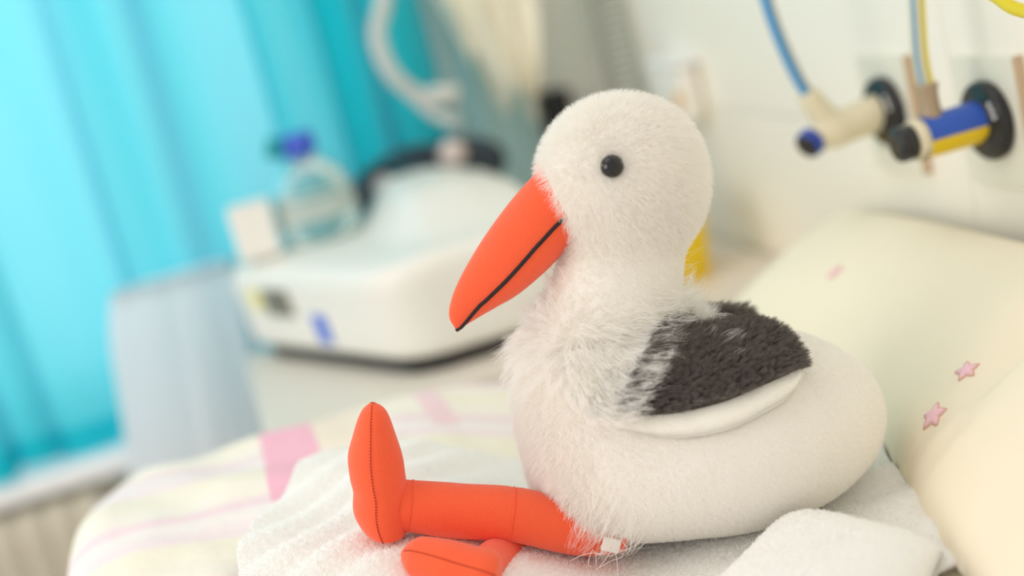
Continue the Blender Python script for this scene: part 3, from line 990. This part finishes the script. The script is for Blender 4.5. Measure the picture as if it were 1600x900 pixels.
# short nap on the wing's white rim and black pile on the wings
for side in (-1, 1):
    Po, Vp, Fp, wing, WF = wing_data[side]
    q = sample_mesh(Po, WF, 14000 if side == -1 else 4000, rng); n = mm_normals(q)
    jit = rng.normal(size=q.shape)*0.4
    hair('short_fur', W(q), Wd(n+jit), Wd(n+jit+np.array([0.5, 0, -0.5])), rng.uniform(1.2, 2.4, len(q))/1000, Wd(n), 0.00010, 'fur_white', wing, npts=3)
    q = sample_mesh(Vp, Fp, 26000 if side == -1 else 5000, rng); n = mm_normals(q)
    upw = S(q[:, 2], 92, 118)
    d = np.stack([0.75+0*upw, 0*upw, -0.35+0.65*upw], -1); d = d-n*(d*n).sum(1, keepdims=True)
    jit = rng.normal(size=q.shape)*0.16+0.25*np.stack([wob(q, 0.18, 51+k) for k in range(3)], -1)
    hair('black_fur', W(q), Wd(n*1.0+d*0.35+jit), Wd(n*0.45+d*0.9+jit), rng.uniform(7.5, 11.5, len(q))*(1+0.2*upw)/1000, Wd(n), 0.00015, 'fur_black', wing, npts=5, clump=0.6)

# ==================================================================== GAS OUTLETS


def outlet(y, label):
    """wall terminal: backing plate and black collar, square to the head wall"""
    t_ = thing('gas_outlet', label, 'gas outlet', (WX, y, 0.155), 'gas outlets on the head wall')
    boxobj('backing_plate', (WX-0.0035, y+0.002, 0.155), (0.007, 0.088, 0.104), 'plate_plastic', t_, 0.0015)
    boxobj('plate_edge', (WX-0.004, y-0.0435, 0.155), (0.008, 0.0035, 0.104), 'plate_edge', t_, 0.001)
    V, F = lathe([(0.0, 0.0305), (0.004, 0.0315), (0.008, 0.0305), (0.011, 0.0265), (0.0095, 0.021), (0.012, 0.0165), (0.022, 0.0150), (0.024, 0.010)], (WX-0.007, y, 0.158), (-1, 0, 0), 48)
    col_ = new_mesh('collar', V, F, 'black_plastic', t_)
    # engraved lettering on the collar, too worn to read
    for an0, cnt in ((0.9, 3), (3.9, 3)):
        for k in range(cnt):
            an = an0+k*0.22
            c = np.array((WX-0.0178, y-0.0236*sin(an), 0.158+0.0236*cos(an)))
            rt = np.array(Matrix.Rotation(an, 3, 'X'))
            v, f = box((0, 0, 0), (0.0016, 0.0035, 0.0042)); v = v@rt.T+c
            new_mesh('lettering', v, f, 'ink_white', col_, smooth=False)
    return t_


outlet(0.156, 'right hand gas outlet behind the blue and yellow probe')
outlet(0.320, 'left hand gas outlet behind the cream angled probe')

# ---- blue / yellow probe plugged into the right outlet
y0, z0 = 0.156, 0.159
pb = thing('gas_probe', 'blue and yellow gas probe with black end knob', 'gas probe', (WX-0.03, y0, z0))


def half_cyl(r_, x0, x1, a0, a1, r1=None):
    n_ = 20; th = np.linspace(a0, a1, n_); r1 = r1 or r_
    V = []
    for x, rr in ((x0, r_), (x1, r1)):
        V += [(x, y0+rr*cos(q), z0+rr*sin(q)) for q in th]+[(x, y0, z0)]
    k = n_+1
    F = [(j, j+1, k+j+1, k+j) for j in range(n_-1)]+[(n_-1, n_, k+n_, k+n_-1), (n_, 0, k, k+n_)]+[tuple(range(k))[::-1], tuple(k+j for j in range(k))]
    return V, F


new_mesh('blue_half', *half_cyl(0.0168, 0.330, 0.283, 0.08, pi+0.08, 0.0160), 'blue_plastic', pb, smooth=False)
new_mesh('yellow_half', *half_cyl(0.0168, 0.330, 0.283, pi+0.08, 2*pi+0.08, 0.0160), 'yellow_plastic', pb, smooth=False)
V, F = lathe([(0, 0.0158), (0.0085, 0.0155)], (0.2832, y0, z0), (-1, 0, 0), 40)
lb = new_mesh('label_band', V, F, 'cream_plastic', pb)
for k in range(6):
    an = -2.6+k*0.28+(0.05 if k % 2 else 0)
    v, f = box((0.279, y0+0.0157*cos(an), z0+0.0157*sin(an)), (0.005 if k % 3 else 0.003, 0.0010, 0.0010))
    new_mesh('lettering', v, f, 'ink_dark', lb, smooth=False)
V, F = lathe([(0, 0.0125), (0.001, 0.0138), (0.011, 0.0138), (0.0135, 0.0125), (0.0142, 0.010), (0.0135, 0.0)], (0.2748, y0, z0), (-1, 0, 0), 40)
new_mesh('end_knob', V, F, 'black_plastic', pb)
P = spline([(0.294, y0, 0.168), (0.2945, y0, 0.182), (0.2945, y0, 0.193), (0.295, y0, 0.199)], 12)
hb = new_mesh('hose_tail', *tube(P, [0.0085, 0.0085, 0.0082, 0.0078, 0.0074, 0.0074, 0.0074, 0.0074, 0.008, 0.0085, 0.0085, 0.0085], 24), 'brass_dull', pb)
HP = spline([(0.2945, y0, 0.190), (0.2935, y0, 0.215), (0.296, y0, 0.24), (0.302, y0, 0.28), (0.315, y0, 0.36), (0.325, y0, 0.55)], 50)
hs = new_mesh('hose', *tube(HP, 0.0062, 20), 'hose_clear', pb)
T, U_, W_ = frames(HP)
for an, m_, rr, off in ((-2.55, 'hose_blue', 0.0013, 0.0056), (-1.15, 'hose_yellow', 0.0026, 0.0046)):
    dirn = np.array([sin(0.0)+0, 0, 0])
    # stripes moulded into the hose wall, one on the left flank and one on the right flank
    vec = np.array((cos(an), sin(an), 0.0))
    vec = np.array([-0.80, -0.60, 0]) if m_ == 'hose_blue' else np.array([0.45, -0.89, 0])
    Q = []
    for k in range(len(HP)):
        n_ = vec-T[k]*(vec@T[k]); n_ /= np.linalg.norm(n_); Q.append(HP[k]+n_*off)
    new_mesh('stripe', *tube(np.array(Q), rr, 10), m_, hs)

# ---- cream angled probe plugged into the left outlet
y1, z1 = 0.320, 0.159
pc = thing('gas_probe', 'cream angled gas probe with blue end knob', 'gas probe', (WX-0.03, y1, z1))


def mm(f_, lo, hi, h):
    return surface_nets(f_, lo, hi, h)


def probe_sdf(p):
    d = cone(p, (332, 320, 159), (290, 320, 155), 16.5, 15)
    d = smin(d, cone(p, (288, 320, 156), (271, 320, 192), 13.5, 10), 6)
    d = smin(d, cone(p, (292, 320, 155.5), (278, 320, 153), 15, 13), 4)
    pl = (p-np.array((271, 320, 194)))@np.array((-0.43, 0, 0.90))
    d = smax(d, pl, 2)
    return smax(d, p[..., 0]-331, 1.5)


V, F = mm(probe_sdf, (250, 295, 130), (345, 345, 215), 1.6)
new_mesh('probe_body', V/1000, F, 'cream_plastic', pc)
V, F = lathe([(0, 0.010), (0.001, 0.0125), (0.009, 0.0125), (0.0105, 0.0115)], (0.2685, y1, 0.1520), (-0.88, -0.35, -0.35), 36)
kb = new_mesh('end_knob', V, F, 'blue_cap', pc)
V, F = lathe([(0, 0.0112), (0.0012, 0.011), (0.0016, 0.006)], np.array((0.2685, y1, 0.1520))+0.0102*np.array((-0.88, -0.35, -0.35))/1.009, (-0.88, -0.35, -0.35), 36)
new_mesh('knob_face', V, F, 'black_plastic', kb)
HP = spline([(0.274, y1, 0.186), (0.266, y1, 0.205), (0.2575, y1, 0.238), (0.2515, y1, 0.28), (0.251, y1, 0.34), (0.262, y1, 0.5)], 50)
hs = new_mesh('hose', *tube(HP, 0.0050, 18), 'hose_blue', pc)
T, U_, W_ = frames(HP)
vec = np.array([0.75, -0.65, 0]); Q = []
for k in range(len(HP)):
    n_ = vec-T[k]*(vec@T[k]); n_ /= np.linalg.norm(n_); Q.append(HP[k]+n_*0.0033)
new_mesh('stripe', *tube(np.array(Q), 0.0030, 12), 'coil_grey', hs)

# ---- yellow hose looping in from the right
HP = spline([(0.30, 0.06, 0.42), (0.285, 0.045, 0.32), (0.28, 0.030, 0.275), (0.28, 0.014, 0.263), (0.28, -0.008, 0.2545), (0.285, -0.05, 0.25), (0.31, -0.10, 0.27), (0.345, -0.13, 0.30)], 60)
yh = new_mesh('yellow_hose', *tube(HP, 0.0045, 14), 'hose_yellow', None, base=(0.345, -0.13, 0.30))
tag(yh, 'thin yellow hose looping at the top right corner', 'hose')

# ==================================================================== BEDSIDE
cab = thing('bedside_cabinet', 'pale grey bedside cabinet carrying the white machine', 'cabinet', (0.04, 0.77, FLOOR_Z))
boxobj('cabinet_top', (0.042, 0.765, -0.040), (0.606, 0.42, 0.02), 'cabinet_laminate', cab, 0.004)
boxobj('cabinet_body', (0.045, 0.765, (FLOOR_Z-0.05)/2+0.02), (0.58, 0.40, -0.05-FLOOR_Z-0.04), 'cabinet_laminate', cab, 0.003)
for j in range(3):
    dr = boxobj('drawer', (-0.253, 0.765, -0.16-j*0.21), (0.016, 0.38, 0.195), 'cabinet_laminate', cab, 0.003)
    new_mesh('handle', *tube([(-0.263, 0.70, -0.14-j*0.21), (-0.278, 0.71, -0.14-j*0.21), (-0.278, 0.82, -0.14-j*0.21), (-0.263, 0.83, -0.14-j*0.21)], 0.005, 10), 'bed_metal', dr)

mc = thing('medical_machine', 'white rounded medical device on the bedside cabinet', 'medical device', (-0.05, 0.78, -0.03))
fn = np.array([-0.906, -0.424])           # front normal in plan
P0 = np.array([-98.0, 619.0])


def machine_sdf(p):
    xy = p[..., :2]; zz = p[..., 2]
    front = (xy-P0)@fn - 0.10*(zz-20)
    near = 613-p[..., 1]+0.10*(70-zz).clip(0, 200)*0
    far = p[..., 1]-960
    right = p[..., 0]-105
    dfr = -((xy-P0)@fn)
    hump = 46*S(p[..., 0], -85, -20)*(1-0.55*S(p[..., 0], 10, 120))*S(p[..., 1], 640, 800)
    top = (zz-(92+hump+6*S(dfr, 0, 60)))*0.82
    d = smax(front, near, 45); d = smax(d, smax(far, right, 30), 40)
    d = smax(d, top, 22); return smax(d, -(zz+14), 18)


V, F = surface_nets(machine_sdf, (-300, 590, -30), (210, 980, 180), 5.0)
new_mesh('machine_case', V/1000, F, 'machine_white', mc)


def base_sdf(p):
    xy = p[..., :2]; zz = p[..., 2]
    d = smax((xy-P0)@fn+14, 625-p[..., 1], 30); d = smax(d, smax(p[..., 1]-945, p[..., 0]-95, 20), 30)
    return smax(d, smax(zz+8, -(zz+30), 2), 3)


V, F = surface_nets(base_sdf, (-300, 590, -40), (210, 980, 5), 5.0)
new_mesh('base_skirt', V/1000, F, 'machine_black', mc)
fu = np.array([-0.424, 0.906])            # along the front face
fN = np.array([fn[0], fn[1], 0.0])


def on_front(u_, z_, w_, h_, name, material, proud=0.004, bev=0.003):
    """a raised detail on the front face, u along the face from the near corner"""
    c2 = P0/1000+fu*u_
    c = np.array([c2[0], c2[1], z_])+fN*(0.10*(z_-0.02))
    q = c.copy()
    for _ in range(30):
        q = q-np.array([fn[0], fn[1], 0])*machine_sdf((q*1000)[None])[0]/1000
    n3 = grad(machine_sdf, (q*1000)[None], 2.0)[0]
    ex = np.array([fu[0], fu[1], 0]); ex = ex-n3*(ex@n3); ex /= np.linalg.norm(ex); ez = np.cross(n3, ex); ez *= np.sign(ez[2])
    V, F = box((0, 0, 0), (w_, proud*2, h_))
    V = q+V[:, :1]*ex+V[:, 1:2]*n3+V[:, 2:3]*ez
    o = new_mesh(name, V, F, material, mc, smooth=False); bevel(o, bev)
    return o


d_ = on_front(0.245, 0.050, 0.062, 0.034, 'display', 'display_grey')
on_front(0.300, 0.052, 0.022, 0.026, 'yellow_sticker', 'sticker_yellow', 0.002, 0.001)
on_front(0.160, 0.020, 0.028, 0.036, 'blue_sticker', 'sticker_blue', 0.002, 0.001)

# ---- bottle on the machine's low deck
bo = thing('bottle', 'clear bottle with blue cap standing on the white machine', 'bottle', (-0.126, 0.915, 0.0985))
bz = 0.0985; bc = (-0.126, 0.915)
V, F = lathe([(0, 0.042), (0.003, 0.047), (0.02, 0.051), (0.058, 0.050), (0.080, 0.042), (0.094, 0.026), (0.101, 0.016), (0.112, 0.0155)], (*bc, bz), (0, 0, 1), 40)
new_mesh('bottle_body', V, F, 'bottle_plastic', bo)
V, F = lathe([(0.028, 0.0514), (0.062, 0.0497)], (*bc, bz), (0, 0, 1), 40, cap=False)
new_mesh('bottle_label', V, F, 'bottle_label', bo)
V, F = lathe([(0.106, 0.0195), (0.108, 0.021), (0.130, 0.0205), (0.132, 0.018)], (*bc, bz), (0, 0, 1), 40)
new_mesh('bottle_cap', V, F, 'cap_violet_blue', bo)
V, F = lathe([(0.0, 0.012), (0.002, 0.014), (0.018, 0.014), (0.020, 0.011)], (-0.146, 0.915, bz+0.118), (-0.9, 0.0, 0.35), 30)
new_mesh('side_cap', V, F, 'cap_teal', bo)

ct = thing('carton', 'small white carton at the left end of the white machine', 'box', (-0.206, 0.905, 0.0985))
o = boxobj('carton_body', (-0.206, 0.905, 0.0985+0.032), (0.052, 0.044, 0.064), 'carton_white', ct, 0.006)
boxobj('carton_flap', (-0.206, 0.905, 0.0985+0.0655), (0.050, 0.042, 0.003), 'carton_white', ct, 0.001)

# ---- dark bag behind the machine
db = thing('dark_bag', 'dark navy bag with pale toggles lying behind the machine', 'bag', (0.03, 1.03, -0.03))


def bag_sdf(p):
    d = ell(p, (-20, 1040, 85), (75, 45, 62)); d = smin(d, ell(p, (70, 1035, 120), (75, 40, 42)), 25)
    d = smin(d, ell(p, (30, 1040, 30), (100, 45, 58)), 20)
    return smax(d, -(p[..., 2]+30), 4)


V, F = surface_nets(bag_sdf, (-150, 985, -40), (170, 1095, 190), 4.5)
new_mesh('bag_body', V/1000, F, 'bag_navy', db)
for c, r_ in (((-0.030, 0.993, 0.128), 0.017), ((0.066, 0.985, 0.146), 0.019)):
    V, F = lathe([(-r_*0.9, r_*0.4)]+[(r_*sin(q)*1.0, r_*cos(q)) for q in np.linspace(-0.9, 1.4, 14)], c, (0.2, -0.9, 0.35), 24)
    new_mesh('toggle', V, F, 'knob_pale', db)
HP = spline([(-0.09, 1.0, 0.10), (-0.05, 0.985, 0.15), (0.02, 0.985, 0.165), (0.09, 0.99, 0.14)], 30)
new_mesh('handle', *tube(HP, 0.006, 12), 'bag_navy', db)

# ---- translucent white tube hanging in front of the curtain
HP = spline([(0.06, 1.06, 0.62), (0.058, 1.05, 0.45), (0.043, 1.045, 0.365), (0.020, 1.045, 0.315), (0.024, 1.04, 0.265), (0.050, 1.04, 0.228), (0.085, 1.04, 0.213), (0.100, 1.04, 0.212)], 70)
tb = thing('tube', 'white translucent tube hanging in a curve before the curtain', 'tube', (0.06, 1.06, 0.62))
new_mesh('tube_hose', *tube(HP, 0.0115, 18), 'tube_white', tb)
V, F = lathe([(0, 0.013), (0.004, 0.0155), (0.035, 0.0155), (0.04, 0.012)], (0.064, 1.04, 0.221), (0.93, 0, -0.2), 30)
new_mesh('connector', V, F, 'tube_white', tb)
HP = spline([(0.03, 1.04, 0.25), (0.058, 1.03, 0.205), (0.075, 1.02, 0.188), (0.088, 1.01, 0.180)], 30)
new_mesh('tube_branch', *tube(HP, 0.008, 14), 'tube_white', tb)

# ---- cream cloth on a rail
ch = thing('hanging_cloth', 'cream cloth hanging in loose folds right of the curtain', 'cloth', (0.2, 1.128, 0.62))
nx, nz = 90, 70
u_ = np.linspace(0, 1, nx); v_ = np.linspace(0, 1, nz)
UU, VV = np.meshgrid(u_, v_, indexing='ij')
zb = 0.165+0.055*np.abs(np.sin(UU*7.0+0.6))-0.035*UU+0.05*(1-S(UU, 0.0, 0.35))
zt = 0.62
Z = zb+(zt-zb)*VV
wid = 0.80+0.20*S(VV, 0.0, 0.35)
Xc = 0.122+0.03*(1-S(VV, 0.0, 0.3))*(1-UU)+0.142*UU*wid
Yc = 1.128+0.011*np.sin(UU*22+3*np.sin(VV*4))+0.007*np.sin(UU*9+VV*6)+0.003*np.sin(VV*17+UU*8)
new_mesh('cloth_sheet', np.stack([Xc, Yc, Z], -1).reshape(-1, 3), grid_faces(nx, nz), 'towel_hanging', ch)
ch.children[0].modifiers.new('thickness', 'SOLIDIFY').thickness = 0.006
new_mesh('rail', *tube([(0.12, 1.128, 0.625), (0.29, 1.128, 0.625), (0.29, WY, 0.625)], 0.006, 12), 'bed_metal', ch)

bt = thing('hanging_towel', 'pale blue towel hanging behind the cream cloth', 'towel', (0.2, 1.2085, 0.62))
Xb = 0.136+0.112*UU*(0.9+0.1*VV); Zb = 0.02+0.605*VV+0.01*np.sin(UU*5)
Yb = 1.2085+0.004*np.sin(UU*16+2*VV)+0.002*np.sin(UU*31+VV*5)
new_mesh('towel_sheet', np.stack([Xb, Yb, Zb], -1).reshape(-1, 3), grid_faces(nx, nz), 'towel_pale_blue', bt)
bt.children[0].modifiers.new('thickness', 'SOLIDIFY').thickness = 0.004
new_mesh('rail', *tube([(0.13, 1.2085, 0.628), (0.25, 1.2085, 0.628), (0.25, WY, 0.628)], 0.005, 12), 'bed_metal', bt)

# ---- coiled cord and dark holder in the corner
co = thing('coiled_cord', 'grey coiled cord hanging in the wall corner', 'cord', (0.318, 1.01, 0.57))
th = np.linspace(0, 2*pi*44, 44*14)
zc = np.linspace(0.56, 0.075, len(th))
C3 = np.stack([0.318+0.019*np.cos(th), 1.01+0.019*np.sin(th), zc], -1)
new_mesh('coil', *tube(C3, 0.0026, 6), 'coil_grey', co)
boxobj('wall_clip', (0.330, 1.01, 0.575), (0.05, 0.03, 0.03), 'plate_plastic', co, 0.004)
dh = thing('wall_holder', 'dark wall holder between hanging cloth and coiled cord', 'holder', (0.268, 1.2, 0.13))
boxobj('holder_body', (0.268, 1.195, 0.132), (0.040, 0.05, 0.080), 'machine_black', dh, 0.005)
boxobj('holder_lip', (0.268, 1.168, 0.105), (0.046, 0.012, 0.020), 'machine_black', dh, 0.003)

# ---- white dispenser on the head wall behind the stork's head
dp = thing('wall_dispenser', "white wall dispenser with orange mark behind the stork's head", 'dispenser', (0.345, 0.845, 0.16))
boxobj('dispenser_body', (0.334, 0.845, 0.160), (0.030, 0.115, 0.070), 'carton_white', dp, 0.010)
boxobj('dispenser_lid', (0.333, 0.845, 0.199), (0.034, 0.12, 0.010), 'sill_white', dp, 0.005)
V, F = lathe([(0, 0.010), (0.0015, 0.010), (0.002, 0.009)], (0.319, 0.800, 0.156), (-1, 0, 0), 24)
new_mesh('orange_mark', V, F, 'orange_print', dp)

# ---- yellow sharps bin
bn = thing('sharps_bin', "yellow sharps bin on the cabinet behind the stork's neck", 'bin', (0.20, 0.72, -0.03))
V = []; nn_ = 48; lv = [(0, .90), (0.004, .94), (0.05, 1.0), (0.078, 1.0), (0.084, .97)]
for h_, k in lv:
    for j in range(nn_):
        t_ = 2*pi*j/nn_
        V.append((0.202+0.076*k*abs(cos(t_))**0.4*np.sign(cos(t_)), 0.715+0.055*k*abs(sin(t_))**0.4*np.sign(sin(t_)), -0.03+h_))
F = grid_faces(len(lv), nn_, True)+[tuple(range(nn_))[::-1], tuple((len(lv)-1)*nn_+j for j in range(nn_))]
new_mesh('bin_body', V, F, 'bin_yellow', bn)
boxobj('bin_lid', (0.202, 0.715, 0.058), (0.140, 0.10, 0.012), 'bin_yellow', bn, 0.004)
